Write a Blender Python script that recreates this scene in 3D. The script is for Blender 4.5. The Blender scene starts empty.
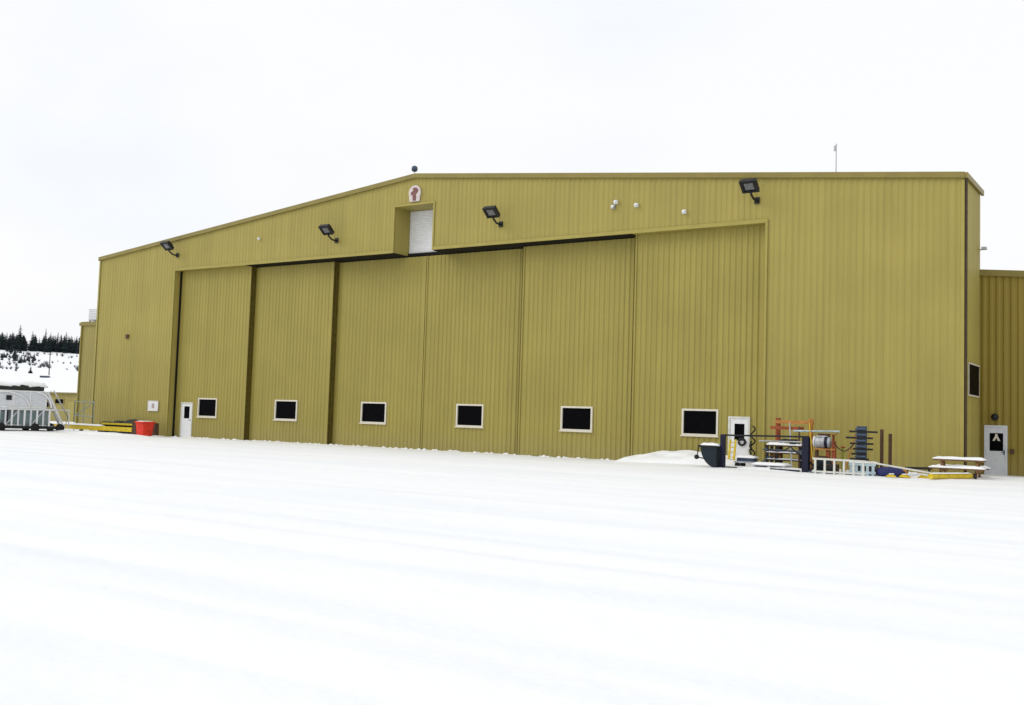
import bpy, math, random
import numpy as np
from mathutils import Vector, Matrix, noise as mnoise

random.seed(7)
S = bpy.context.scene
COL = S.collection
R = math.radians

# ---------------------------------------------------------------- materials
def new_mat(name):
    m = bpy.data.materials.new(name)
    m.use_nodes = True
    nt = m.node_tree
    return m, nt, nt.nodes['Principled BSDF']

def mat(name, col, rough=.6, metal=0., spec=.3, var=.24, scale=5., bump=0., bscale=20.):
    """plain procedural material: base colour broken up by two noise octaves"""
    m, nt, b = new_mat(name)
    N, L = nt.nodes, nt.links
    b.inputs['Roughness'].default_value = rough
    b.inputs['Metallic'].default_value = metal
    b.inputs['Specular IOR Level'].default_value = spec
    tc = N.new('ShaderNodeTexCoord')
    n = N.new('ShaderNodeTexNoise'); n.inputs['Scale'].default_value = scale; n.inputs['Detail'].default_value = 5
    L.new(tc.outputs['Object'], n.inputs['Vector'])
    r = N.new('ShaderNodeValToRGB')
    r.color_ramp.elements[0].position = .3; r.color_ramp.elements[1].position = .7
    r.color_ramp.elements[0].color = (*[c * (1 - var) for c in col], 1)
    r.color_ramp.elements[1].color = (*[min(1, c * (1 + var)) for c in col], 1)
    L.new(n.outputs['Fac'], r.inputs['Fac']); L.new(r.outputs['Color'], b.inputs['Base Color'])
    if bump:
        n2 = N.new('ShaderNodeTexNoise'); n2.inputs['Scale'].default_value = bscale; n2.inputs['Detail'].default_value = 6
        L.new(tc.outputs['Object'], n2.inputs['Vector'])
        bp = N.new('ShaderNodeBump'); bp.inputs['Strength'].default_value = bump; bp.inputs['Distance'].default_value = .05
        L.new(n2.outputs['Fac'], bp.inputs['Height']); L.new(bp.outputs['Normal'], b.inputs['Normal'])
    return m

def cladding(name, col, sheet=.915, tint=.05, rough=.5):
    """painted ribbed steel sheet: sheet-to-sheet tint, rain streaks, faint blotches"""
    m, nt, b = new_mat(name)
    N, L = nt.nodes, nt.links
    b.inputs['Roughness'].default_value = rough
    b.inputs['Specular IOR Level'].default_value = .25
    tc = N.new('ShaderNodeTexCoord')
    sx = N.new('ShaderNodeSeparateXYZ'); L.new(tc.outputs['Object'], sx.inputs[0])
    ad = N.new('ShaderNodeMath'); ad.operation = 'ADD'; L.new(sx.outputs['X'], ad.inputs[0]); L.new(sx.outputs['Y'], ad.inputs[1])
    dv = N.new('ShaderNodeMath'); dv.operation = 'DIVIDE'; L.new(ad.outputs[0], dv.inputs[0]); dv.inputs[1].default_value = sheet
    fl = N.new('ShaderNodeMath'); fl.operation = 'FLOOR'; L.new(dv.outputs[0], fl.inputs[0])
    wn = N.new('ShaderNodeTexWhiteNoise'); wn.noise_dimensions = '1D'; L.new(fl.outputs[0], wn.inputs['W'])
    mp = N.new('ShaderNodeMapping'); mp.inputs['Scale'].default_value = (5, 5, .12); L.new(tc.outputs['Object'], mp.inputs['Vector'])
    st = N.new('ShaderNodeTexNoise'); st.inputs['Scale'].default_value = 1; st.inputs['Detail'].default_value = 6; L.new(mp.outputs[0], st.inputs['Vector'])
    bl = N.new('ShaderNodeTexNoise'); bl.inputs['Scale'].default_value = .35; bl.inputs['Detail'].default_value = 4; L.new(tc.outputs['Object'], bl.inputs['Vector'])
    def mr(src, lo, hi, a=0., z=1.):
        q = N.new('ShaderNodeMapRange'); L.new(src, q.inputs['Value'])
        q.inputs['From Min'].default_value = a; q.inputs['From Max'].default_value = z
        q.inputs['To Min'].default_value = lo; q.inputs['To Max'].default_value = hi
        return q.outputs[0]
    f1 = mr(wn.outputs['Value'], 1 - tint, 1 + tint)
    f2 = mr(st.outputs['Fac'], .93, 1.06, .3, .7)
    f3 = mr(bl.outputs['Fac'], .94, 1.06, .3, .7)
    m1 = N.new('ShaderNodeMath'); m1.operation = 'MULTIPLY'; L.new(f1, m1.inputs[0]); L.new(f2, m1.inputs[1])
    m2 = N.new('ShaderNodeMath'); m2.operation = 'MULTIPLY'; L.new(m1.outputs[0], m2.inputs[0]); L.new(f3, m2.inputs[1])
    vm = N.new('ShaderNodeVectorMath'); vm.operation = 'SCALE'; vm.inputs[0].default_value = col
    L.new(m2.outputs[0], vm.inputs['Scale'])
    # splash dirt along the lowest metre
    dz = mr(sx.outputs['Z'], .55, 0., 0., 1.1)
    dn = N.new('ShaderNodeMath'); dn.operation = 'MULTIPLY'; L.new(dz, dn.inputs[0]); L.new(st.outputs['Fac'], dn.inputs[1])
    dn.use_clamp = True
    mx = N.new('ShaderNodeMix'); mx.data_type = 'RGBA'
    L.new(dn.outputs[0], mx.inputs['Factor']); L.new(vm.outputs[0], mx.inputs[6])
    mx.inputs[7].default_value = (.30, .26, .13, 1)
    L.new(mx.outputs[2], b.inputs['Base Color'])
    return m

def snow_mat(name, tracks=False):
    m, nt, b = new_mat(name)
    N, L = nt.nodes, nt.links
    b.inputs['Roughness'].default_value = .75
    b.inputs['Specular IOR Level'].default_value = .15
    tc = N.new('ShaderNodeTexCoord')
    n = N.new('ShaderNodeTexNoise'); n.inputs['Scale'].default_value = 1.; n.inputs['Detail'].default_value = 6
    mp = N.new('ShaderNodeMapping'); mp.inputs['Scale'].default_value = (.06, .9, .5) if tracks else (1, 1, 1)
    mp.inputs['Rotation'].default_value = (0, 0, R(-6) if tracks else 0)
    L.new(tc.outputs['Object'], mp.inputs['Vector']); L.new(mp.outputs[0], n.inputs['Vector'])
    r = N.new('ShaderNodeValToRGB')
    e = r.color_ramp.elements
    e[0].position = .32; e[0].color = (.845, .875, .90, 1)        # packed, wind-scoured snow
    e[1].position = .56; e[1].color = (.91, .915, .92, 1)
    L.new(n.outputs['Fac'], r.inputs['Fac']); L.new(r.outputs['Color'], b.inputs['Base Color'])
    n2 = N.new('ShaderNodeTexNoise'); n2.inputs['Scale'].default_value = 9; n2.inputs['Detail'].default_value = 8
    L.new(tc.outputs['Object'], n2.inputs['Vector'])
    bp = N.new('ShaderNodeBump'); bp.inputs['Strength'].default_value = .35; bp.inputs['Distance'].default_value = .03
    L.new(n2.outputs['Fac'], bp.inputs['Height']); L.new(bp.outputs['Normal'], b.inputs['Normal'])
    return m

OLIVE = (.345, .287, .075)
M = {}
M['wall'] = cladding('olive_cladding', OLIVE, tint=.025)
M['panel'] = cladding('olive_door_cladding', (.333, .279, .070), tint=.02)
M['annex'] = cladding('brown_olive_cladding', (.268, .200, .034), tint=.03)
M['annex_pale'] = cladding('pale_olive_cladding', (.325, .275, .085), tint=.03)
M['trim'] = mat('olive_trim', (.345, .290, .070), .45, var=.06, scale=1.5)
M['roof_trim'] = mat('dark_olive_trim', (.235, .19, .05), .45, var=.08, scale=1.5)
M['brown_trim'] = mat('brown_flashing', (.055, .035, .018), .5)
M['seal'] = mat('rubber_seal', (.016, .014, .010), .8, spec=.1)
M['seal_shade'] = mat('olive_seal_and_shade', (.095, .073, .013), .7, spec=.1)  # dark olive for seals and for shade painted into the panel seams
M['track_shade'] = mat('dark_track_and_shade', (.012, .011, .010), .7, spec=.1)  # near-black for the track and for painted shade under the lintel
M['glass'] = mat('dark_glass', (.003, .003, .004), .45, spec=.02)
M['frame'] = mat('cream_frame', (.66, .62, .52), .5, var=.06)
M['white'] = mat('white_paint', (.76, .77, .78), .45, var=.05)
M['offwhite'] = mat('dirty_white_paint', (.62, .62, .56), .55, var=.08)
M['black'] = mat('black_metal', (.012, .012, .013), .45)
M['lens'] = mat('grey_lens', (.13, .135, .14), .2, spec=.5)
M['galv'] = mat('galvanised_steel', (.42, .43, .44), .45, metal=.35)
M['grey'] = mat('grey_paint', (.44, .45, .47), .5)
M['lgrey'] = mat('light_grey_paint', (.62, .64, .68), .5, var=.07)
M['teal'] = mat('grey_green_paint', (.26, .33, .33), .55)
M['navy'] = mat('navy_paint', (.005, .006, .024), .5)
M['navygreen'] = mat('dark_blue_green_paint', (.006, .016, .024), .5)
M['bluegrey'] = mat('blue_grey_steel', (.055, .08, .125), .5)
M['paleblue'] = mat('pale_blue_paint', (.42, .52, .56), .5)
M['blue'] = mat('blue_tarp', (.025, .03, .13), .6, bump=.6)
M['yellow'] = mat('yellow_paint', (.60, .44, .02), .5, var=.2)
M['olive'] = mat('yellow_green_paint', (.30, .32, .04), .55, var=.2)
M['red'] = mat('red_plastic', (.66, .035, .014), .45)
M['redsteel'] = mat('red_oxide_paint', (.30, .07, .025), .6, var=.35)
M['orange'] = mat('orange_paint', (.44, .19, .045), .55, var=.25)
M['maroon'] = mat('maroon_paint', (.20, .085, .08), .6, var=.4, scale=6)
M['faded'] = mat('faded_pinkish_white', (.60, .53, .50), .6, var=.15)
M['rust'] = mat('rusty_brown_steel', (.075, .04, .022), .75, var=.3)
M['wood'] = mat('weathered_brown_wood', (.22, .12, .055), .75, var=.25, scale=8)
M['bark'] = mat('spruce_bark', (.05, .035, .025), .9)
M['needle'] = mat('dark_spruce_needles', (.024, .036, .036), .85, var=.45, scale=.8, spec=.1)
M['needle2'] = mat('dark_pine_needles', (.030, .037, .046), .85, var=.45, scale=.8, spec=.1)
M['shrub'] = mat('grey_twigs', (.10, .105, .125), .9)
M['rubber'] = mat('black_rubber', (.014, .014, .015), .8)
M['tarp'] = mat('dark_tarpaulin', (.020, .026, .020), .7, bump=.5, bscale=6)
M['snow'] = snow_mat('settled_snow')
M['ground'] = snow_mat('snow_apron', True)

# ---------------------------------------------------------------- mesh helpers
class MB:
    """collects shapes and links them as ONE mesh object"""
    def __init__(s): s.v = []; s.f = []; s.m = []; s.cur = 0; s.sm = []; s.smooth = False
    def add(s, vs, fs):
        o = len(s.v); s.v += [tuple(p) for p in vs]
        for f in fs: s.f.append([i + o for i in f]); s.m.append(s.cur); s.sm.append(s.smooth)
        return s
    def box(s, x0, x1, y0, y1, z0, z1):
        return s.add([(x0, y0, z0), (x1, y0, z0), (x1, y1, z0), (x0, y1, z0), (x0, y0, z1), (x1, y0, z1), (x1, y1, z1), (x0, y1, z1)],
                     [(0, 3, 2, 1), (4, 5, 6, 7), (0, 1, 5, 4), (1, 2, 6, 5), (2, 3, 7, 6), (3, 0, 4, 7)])
    def bar(s, p, q, w=.05, h=None):
        h = h or w; p = Vector(p); q = Vector(q); d = (q - p).normalized()
        a = d.cross(Vector((0, 0, 1)))
        if a.length < 1e-3: a = Vector((1, 0, 0))
        a.normalize(); b = a.cross(d).normalized(); a = a * w / 2; b = b * h / 2
        vs = [p - a - b, p + a - b, p + a + b, p - a + b, q - a - b, q + a - b, q + a + b, q - a + b]
        return s.add(vs, [(0, 3, 2, 1), (4, 5, 6, 7), (0, 1, 5, 4), (1, 2, 6, 5), (2, 3, 7, 6), (3, 0, 4, 7)])
    def tube(s, pts, r=.03, n=8, r1=None):
        pts = [Vector(p) for p in pts]; r1 = r if r1 is None else r1
        rings = []; sm = s.smooth; s.smooth = True
        for i, p in enumerate(pts):
            d = (pts[min(i + 1, len(pts) - 1)] - pts[max(i - 1, 0)]).normalized()
            a = d.cross(Vector((0, 0, 1)))
            if a.length < 1e-3: a = d.cross(Vector((1, 0, 0)))
            a.normalize(); b = a.cross(d)
            rr = r + (r1 - r) * i / max(1, len(pts) - 1)
            rings.append([p + a * rr * math.cos(2 * math.pi * k / n) + b * rr * math.sin(2 * math.pi * k / n) for k in range(n)])
        vs = [v for g in rings for v in g]; fs = []
        for i in range(len(pts) - 1):
            for k in range(n): fs.append((i * n + k, i * n + (k + 1) % n, (i + 1) * n + (k + 1) % n, (i + 1) * n + k))
        s.add(vs, fs); s.smooth = False
        s.add(rings[0], [tuple(range(n))[::-1]]); s.add(rings[-1], [tuple(range(n))])
        s.smooth = sm
        return s
    def prism(s, poly, lift, a, b):
        """extrude a 2-D polygon; lift(u, v, t) gives the 3-D point at t = a or b"""
        n = len(poly)
        vs = [lift(u, v, a) for u, v in poly] + [lift(u, v, b) for u, v in poly]
        fs = [tuple(range(n)), tuple(range(2 * n - 1, n - 1, -1))]
        for i in range(n): fs.append((i, i + n, (i + 1) % n + n, (i + 1) % n))
        return s.add(vs, fs)
    def lathe(s, prof, n=16, c=(0, 0, 0), tilt=None):
        sm = s.smooth; s.smooth = True
        vs = []; fs = []
        for r, z in prof:
            for k in range(n):
                p = Vector((r * math.cos(2 * math.pi * k / n), r * math.sin(2 * math.pi * k / n), z))
                if tilt: p = tilt @ p
                vs.append(p + Vector(c))
        for i in range(len(prof) - 1):
            for k in range(n): fs.append((i * n + k, i * n + (k + 1) % n, (i + 1) * n + (k + 1) % n, (i + 1) * n + k))
        fs.append(tuple(range(n))[::-1]); fs.append(tuple(range((len(prof) - 1) * n, len(prof) * n)))
        s.add(vs, fs); s.smooth = sm
        return s
    def snow_cap(s, x0, x1, y0, y1, z, h, seed=0, nx=10, ny=4, over=.03):
        """lumpy snow lying on a flat surface, rounded off at its rim"""
        x0 -= over; x1 += over; y0 -= over; y1 += over
        vs = []; fs = []; sm = s.smooth; s.smooth = True
        for j in range(ny + 1):
            for i in range(nx + 1):
                u = i / nx; v = j / ny
                e = min(u, 1 - u) * nx; g = min(v, 1 - v) * ny
                k = min(1, e) * .0 + (0.35 if (e == 0 or g == 0) else 1)
                zz = z + .004 + h * k * (1 + .45 * mnoise.noise((u * 4 + seed, v * 3, seed)))
                vs.append((x0 + (x1 - x0) * u, y0 + (y1 - y0) * v, zz))
        W = nx + 1
        for j in range(ny):
            for i in range(nx): fs.append((j * W + i, j * W + i + 1, (j + 1) * W + i + 1, (j + 1) * W + i))
        rim = [i for i in range(W)] + [j * W + nx for j in range(1, ny + 1)] + [ny * W + i for i in range(nx - 1, -1, -1)] + [j * W for j in range(ny - 1, 0, -1)]
        b0 = len(vs)
        for i in rim: vs.append((vs[i][0], vs[i][1], z + .003))
        n = len(rim)
        for k in range(n): fs.append((rim[k], b0 + k, b0 + (k + 1) % n, rim[(k + 1) % n]))
        s.add(vs, fs); s.smooth = sm
        return s
    def build(s, name, mats, parent=None, loc=None, rz=0.):
        me = bpy.data.meshes.new(name)
        me.from_pydata(s.v, [], s.f); me.update()
        for m in (mats if isinstance(mats, (list, tuple)) else [mats]): me.materials.append(M[m])
        me.polygons.foreach_set('material_index', s.m)
        me.polygons.foreach_set('use_smooth', s.sm)
        o = bpy.data.objects.new(name, me); COL.objects.link(o)
        if parent: o.parent = parent
        if loc: o.location = loc
        o.rotation_euler.z = rz
        return o

def tag(o, label, cat, group=None):
    o['label'] = label; o['category'] = cat
    if group: o['group'] = group
    return o
def struct(o): o['kind'] = 'structure'; return o
def thing(name, label, cat, loc=(0, 0, 0), rz=0., group=None):
    o = bpy.data.objects.new(name, None); COL.objects.link(o)
    o.location = loc; o.rotation_euler.z = rz; o.empty_display_size = .3
    return tag(o, label, cat, group)
def copy_thing(src, loc, rz=0., label=None, scale=None):
    r = src.copy(); COL.objects.link(r); r.location = loc; r.rotation_euler.z = rz
    if label: r['label'] = label
    if scale: r.scale = scale
    for ch in list(src.children):
        c = ch.copy(); COL.objects.link(c); c.parent = r
        for g in list(ch.children):
            d = g.copy(); COL.objects.link(d); d.parent = c
    return r

PITCH = .275
def ribs(a, b, depth=.03, pitch=PITCH, extra=()):
    """break points (u, out) of a ribbed sheet from a to b"""
    pts = [(a, 0.)]
    k = math.ceil((a - .06) / pitch)
    while True:
        c = k * pitch + .06; k += 1
        if c + .1 > b: break
        if c - .1 < a: continue
        pts += [(c - .095, 0.), (c - .04, depth), (c + .04, depth), (c + .095, 0.)]
    pts.append((b, 0.))
    return pts
def ribbed(mb, a, b, zb, zt, P, depth=.023):
    """vertical ribbed sheet; P(u, out, z) -> point, out is away from the wall"""
    pts = ribs(a, b, depth)
    fn = lambda f, u: f(u) if callable(f) else f
    vs = []; fs = []
    for u, o in pts: vs += [P(u, o, fn(zb, u)), P(u, o, fn(zt, u))]
    for i in range(len(pts) - 1): fs.append((2 * i, 2 * i + 2, 2 * i + 3, 2 * i + 1))
    mb.add(vs, fs)
    return mb

def ribbed_cut(mb, a, b, zb, zt, P, cuts, depth=.04):
    """ribbed sheet whose ribs run on past rectangular openings (u0, u1, z0, z1)"""
    pts = ribs(a, b, depth)
    def out(u):
        for (u0, o0), (u1, o1) in zip(pts, pts[1:]):
            if u0 <= u <= u1 and u1 > u0: return o0 + (o1 - o0) * (u - u0) / (u1 - u0)
        return 0.
    us = sorted(set([u for u, _ in pts] + [c for k in cuts for c in k[:2]]))
    for u0, u1 in zip(us, us[1:]):
        m = (u0 + u1) / 2; segs = [(zb, zt)]
        for c in cuts:
            if c[0] < m < c[1]:
                segs = [q for lo, hi in segs for q in ((lo, min(hi, c[2])), (max(lo, c[3]), hi)) if q[1] > q[0] + 1e-4]
        for lo, hi in segs:
            mb.add([P(u0, out(u0), lo), P(u1, out(u1), lo), P(u1, out(u1), hi), P(u0, out(u0), hi)], [(0, 1, 2, 3)])
    return mb

# ---------------------------------------------------------------- the hangar
W, HE, HP, HD = 56.02, 11.93, 14.85, 10.66       # width, eaves, ridge, door head
OL, OR = 8.14, 47.88                             # door opening
PW = (OR - OL) / 6                               # one sliding panel
HX0, HX1, HZ = 26.62, 29.32, 13.2                # tail hatch
DEP = 3.42
def roof(x): return HE + (HP - HE) * (1 - abs(x - W / 2) / (W / 2))

hangar = thing('aircraft_hangar', 'long olive ribbed steel hangar with shallow gable and six tall sliding door panels', 'hangar', (0, 0, 0))
F = lambda u, o, z: (u, -o, z)
w = MB()
ribbed(w, 0, OL, -.3, roof, F)
ribbed(w, OL, HX0, HD, roof, F)
ribbed(w, HX0, W / 2, HZ, roof, F)
ribbed(w, W / 2, HX1, HZ, roof, F)
ribbed(w, HX1, OR, HD, roof, F)
ribbed(w, OR, W, -.3, roof, F)
ribbed(w, .0, DEP, -.3, HE, lambda u, o, z: (W + o, u, z))
ribbed(w, .0, DEP, -.3, HE, lambda u, o, z: (-o, DEP - u, z))
gx = lambda u, v, t: (u, t, v)
e = .006
def solid(x0, x1, z0, y0=.006, y1=DEP):          # the body behind the sheets
    xs = [x0] + ([W / 2] if x0 < W / 2 < x1 else []) + [x1]
    w.prism([(x0, z0), (x1, z0)] + [(x, roof(x) - .02) for x in xs[::-1]], gx, y0, y1)
solid(e, OL, -.3); solid(OL + .001, HX0, HD); solid(HX0 + .001, HX1 - .001, HZ); solid(HX1, OR - .001, HD); solid(OR, W - e, -.3)
w.build('wall', 'wall', hangar)
# the hall behind the door pockets
h = MB()
for x0, sgn in ((OL + .3, -1), (OR - .3, 1)):
    ribbed(h, DEP, 46, -.3, HE - .8, lambda u, o, z: (x0 + sgn * o, u, z))
    h.box(min(x0, x0 - sgn * .3), max(x0, x0 - sgn * .3), DEP + .01, 46, -.3, HE - .805)
h.prism([(OL + .3, -.3), (OR - .3, -.3), (OR - .3, HE - .8), (W / 2, HP - .4), (OL + .3, HE - .8)], gx, 46.005, 46.3)
h.build('hall_wall', 'wall', hangar)
r = MB()
for a, b in ((-.02, W / 2), (W / 2, W + .015)):
    za, zb = roof(a), roof(b)
    r.add([(a, -.1, za + .03), (b, -.1, zb + .03), (b, DEP + .1, zb + .03), (a, DEP + .1, za + .03),
           (a, -.1, za + .1), (b, -.1, zb + .1), (b, DEP + .1, zb + .1), (a, DEP + .1, za + .1)],
          [(0, 3, 2, 1), (4, 5, 6, 7), (0, 1, 5, 4), (1, 2, 6, 5), (2, 3, 7, 6), (3, 0, 4, 7)])
r.prism([(OL - .2, HE - .82), (W / 2, HP - .42), (OR + .2, HE - .82), (OR + .2, HE - .7), (W / 2, HP - .3), (OL - .2, HE - .7)], gx, DEP + .11, 46.5)
r.build('roof', 'roof_trim', hangar)
t = MB()
for a, b in ((-.03, W / 2), (W / 2, W + .02)):
    t.add([(a, -.16, roof(a) - .15), (b, -.16, roof(b) - .15), (b, -.045, roof(b) - .15), (a, -.045, roof(a) - .15),
           (a, -.16, roof(a) + .09), (b, -.16, roof(b) + .09), (b, -.045, roof(b) + .09), (a, -.045, roof(a) + .09)],
          [(0, 3, 2, 1), (4, 5, 6, 7), (0, 1, 5, 4), (1, 2, 6, 5), (2, 3, 7, 6), (3, 0, 4, 7)])
t.build('roof_trim', 'roof_trim', hangar)
MB().box(W + .034, W + .13, -.15, DEP + .12, HE - .16, HE + .06).build('gutter', 'roof_trim', hangar)
MB().box(-.11, -.034, -.04, DEP + .12, HE - .16, HE + .06).build('gutter', 'roof_trim', hangar)
MB().box(W - .14, W + .0, -.062, -.044, -.3, HE - .2).build('corner_trim', 'trim', hangar)
MB().tube([(W + .05, .02, -.2), (W + .05, .02, HE - .17)], .055, 8).build('downspout', 'brown_trim', hangar)
MB().box(-.0, .14, -.062, -.044, -.3, HE - .2).build('corner_trim', 'trim', hangar)
lt = MB()
lt.box(OL - .16, HX0 - .004, -.075, -.043, HD - .02, HD + .15); lt.box(HX1 + .004, OR + .11, -.075, -.043, HD - .02, HD + .15)
lt.build('lintel_trim', 'trim', hangar)
MB().box(OL - .16, OL - .002, -.07, -.043, -.3, HD - .024).build('jamb_trim', 'trim', hangar)
MB().box(OR + .002, OR + .11, -.07, -.043, -.3, HD - .024).build('jamb_trim', 'trim', hangar)
ht = MB(); ht.box(HX0 - .1, HX0 - .003, -.072, -.043, HD + .154, HZ + .1); ht.box(HX1 + .003, HX1 + .1, -.072, -.043, HD + .154, HZ + .1); ht.box(HX0, HX1, -.072, -.043, HZ - .0, HZ + .1)
ht.build('hatch_trim', 'trim', hangar)
# roll-up hatch over the doors, in the plane of the middle panels
hb = MB(); nsl = 26
for k in range(nsl):
    z0 = HD + .14 + (HZ - .15 - HD) * k / nsl; z1 = HD + .14 + (HZ - .15 - HD) * (k + 1) / nsl
    hb.add([(HX0 + .02, 1.3, z0), (HX1 - .02, 1.3, z0), (HX1 - .02, 1.275, (z0 + z1) / 2), (HX0 + .02, 1.275, (z0 + z1) / 2), (HX1 - .02, 1.3, z1), (HX0 + .02, 1.3, z1)],
           [(0, 1, 2, 3), (3, 2, 4, 5)])
hb.box(HX0 + .01, HX1 - .01, 1.31, 1.4, HD + .13, HZ - .005)
hb.build('roll_up_hatch', 'white', hangar)
tr = MB()      # overhead running gear, plus dark sheets painting shade around the sliding doors
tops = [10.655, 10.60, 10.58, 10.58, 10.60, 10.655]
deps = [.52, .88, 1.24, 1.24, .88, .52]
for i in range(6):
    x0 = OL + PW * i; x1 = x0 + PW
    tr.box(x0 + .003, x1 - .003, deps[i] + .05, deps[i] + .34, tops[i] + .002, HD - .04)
    if i in (1, 4): tr.box(x0 + .003, x1 - .003, .02, deps[i] + .04, HD - .036, HD - .004)  # near-black sheet painting the shade on the lintel soffit
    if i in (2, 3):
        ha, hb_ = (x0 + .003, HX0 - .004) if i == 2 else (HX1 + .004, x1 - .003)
        tr.box(ha, hb_, .02, deps[i] + .04, HD - .036, HD - .004)  # same painted soffit shade either side of the hatch
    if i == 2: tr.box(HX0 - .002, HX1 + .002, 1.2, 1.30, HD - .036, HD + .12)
tr.box(OL + .02, OR - .02, 1.6, 1.7, -.3, HD - .004)          # dark sheet standing in for the unlit interior behind every gap
tr.box(OL + .002, OL + .1, .37, .46, -.3, HD - .04)  # black strip painting the shaded gap beside the left jamb
tr.build('track_and_shade', 'track_shade', hangar)

wins = [(10.40, 12.20), (16.97, 18.87), (23.6, 25.5), (30.41, 32.2), (37.17, 38.97), (43.86, 45.64)]
for i in range(6):
    x0 = OL + PW * i; x1 = x0 + PW; d = deps[i]; zt = tops[i]
    p = MB()
    wx0, wx1 = wins[i]; wz0, wz1 = 1.20, 2.42
    dr = {0: (8.80, 9.92), 5: (46.12, 47.14)}.get(i)
    cuts = [(wx0, wx1, wz0, wz1)] + ([(dr[0], dr[1], -.2, 2.12)] if dr else [])
    cuts.sort()
    a = x0 + .1; G = lambda u, o, z, d=d: (u, d - o, z)
    ribbed_cut(p, x0 + .1, x1 - .1, -.13, zt, G, cuts, .042)
    p.box(x0 + .02, x1 - .02, d + .03, d + .30, -.13, zt)
    p.box(x0 + .02, x0 + .1, d - .05, d + .028, -.13, zt); p.box(x1 - .1, x1 - .02, d - .05, d + .028, -.13, zt)
    P = p.build('door_panel', 'panel', hangar)
    fr = MB(); fw = .09
    y0, y1 = d - .075, d + .028
    fr.box(wx0, wx1, y0, y1, wz0, wz0 + fw); fr.box(wx0, wx1, y0, y1, wz1 - fw, wz1)
    fr.box(wx0, wx0 + fw, y0, y1, wz0 + fw, wz1 - fw); fr.box(wx1 - fw, wx1, y0, y1, wz0 + fw, wz1 - fw)
    fr.box(wx0 - .05, wx1 + .05, y0 - .04, y0 - .002, wz0 - .045, wz0 + .01)
    fr.build('window_frame', 'frame', P)
    MB().box(wx0 + fw, wx1 - fw, d - .0, d + .027, wz0 + fw, wz1 - fw).build('window_pane', 'glass', P)
    s = MB()  # seals whose dark strips also paint the shade in the panel seams
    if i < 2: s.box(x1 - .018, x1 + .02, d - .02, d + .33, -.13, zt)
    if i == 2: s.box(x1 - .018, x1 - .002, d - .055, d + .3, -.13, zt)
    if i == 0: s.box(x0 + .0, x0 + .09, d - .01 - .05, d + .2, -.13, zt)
    if i > 3: s.box(x0 - .05, x0 + .018, d - .02, d + .33, -.13, zt)  # dark strip painting the shadow beside the stepped panel
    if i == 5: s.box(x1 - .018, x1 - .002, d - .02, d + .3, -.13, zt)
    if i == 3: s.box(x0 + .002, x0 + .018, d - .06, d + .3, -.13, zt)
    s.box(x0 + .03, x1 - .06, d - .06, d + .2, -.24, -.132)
    s.build('seal_and_seam_shade', 'seal_shade', P)
    if i in (0, 1): MB().box(x1 + .022, x1 + .09, d + .12, d + .3, -.13, zt).build('seam_shade_strip', 'seal_shade', P)  # strip in the seam tone, filling in the shaded gap between panels
    if dr:
        q = MB(); a, b = dr
        q.cur = 1
        q.box(a + .002, a + .09, d - .085, d + .028, -.1, 2.12); q.box(b - .09, b - .002, d - .085, d + .028, -.1, 2.12); q.box(a + .09, b - .09, d - .085, d + .028, 2.03, 2.12)
        q.cur = 0
        ga, gb = a + .29, b - .29 + (.03 if i else 0)
        gz0, gz1 = (1.08, 1.86) if i == 0 else (1.05, 1.80)
        q.box(a + .095, b - .095, d - .055, d + .02, -.1, gz0); q.box(a + .095, b - .095, d - .055, d + .02, gz1, 2.025)
        q.box(a + .095, ga, d - .055, d + .02, gz0, gz1); q.box(gb, b - .095, d - .055, d + .02, gz0, gz1)
        q.cur = 2; q.box(ga, gb, d - .03, d + .0, gz0, gz1)
        q.cur = 3; q.tube([(b - .16, d - .12, .98), (b - .28, d - .12, .98)], .018, 6); q.tube([(b - .16, d - .056, .98), (b - .16, d - .12, .98)], .018, 6)
        q.build('personnel_door', ['white', 'offwhite', 'glass', 'black'], P)
# window in the pocket's side wall
f = MB(); X = W + .032
f.box(X, X + .03, .66, 2.97, 3.18, 3.24); f.box(X, X + .05, .66, 2.97, 4.45, 4.51); f.box(X, X + .03, .66, .72, 3.24, 4.45); f.box(X, X + .03, 2.91, 2.97, 3.24, 4.45)
fo = f.build('side_window_frame', 'frame', hangar)
MB().box(X + .01, X + .026, .72, 2.91, 3.24, 4.45).build('window_pane', 'glass', fo)

# ---------------------------------------------------------------- annexes
AX, AY = 56.30, 3.44
ann = thing('annex_building', 'lower brown-olive ribbed annex with a white door at the hangar\'s right end', 'annex', (0, 0, 0))
at = lambda x: 8.46 - .085 * (x - 56)
a = MB()
DA0, DA1, DAZ = 56.20, 57.08, 2.06
AF = lambda u, o, z: (u, AY - o, z)
ribbed(a, OR + .5, 82, DAZ, at, AF, .036)
ribbed_cut(a, OR + .5, 82, -.3, DAZ, AF, [(DA0, DA1, -.4, DAZ)], .036)
a.prism([(OR + .5, -.3), (82, -.3), (82, at(82) - .02), (OR + .5, at(OR) - .02)], gx, AY + .04, 34)
a.build('wall', 'annex', ann)
q = MB(); q.add([(OR + .5, AY - .14, at(OR + .5) - .12), (82.1, AY - .14, at(82) - .12), (82.1, AY - .03, at(82) - .12), (OR + .5, AY - .03, at(OR + .5) - .12),
        (OR + .5, AY - .14, at(OR + .5) + .14), (82.1, AY - .14, at(82) + .14), (82.1, AY - .03, at(82) + .14), (OR + .5, AY - .03, at(OR + .5) + .14)],
       [(0, 3, 2, 1), (4, 5, 6, 7), (0, 1, 5, 4), (1, 2, 6, 5), (2, 3, 7, 6), (3, 0, 4, 7)])
q.build('roof_trim', 'roof_trim', ann)
q = MB(); q.prism([(OR + .5, at(OR + .5)), (82.1, at(82)), (82.1, at(82) + .1), (OR + .5, at(OR + .5) + .1)], gx, AY - .02, 34.1)
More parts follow.
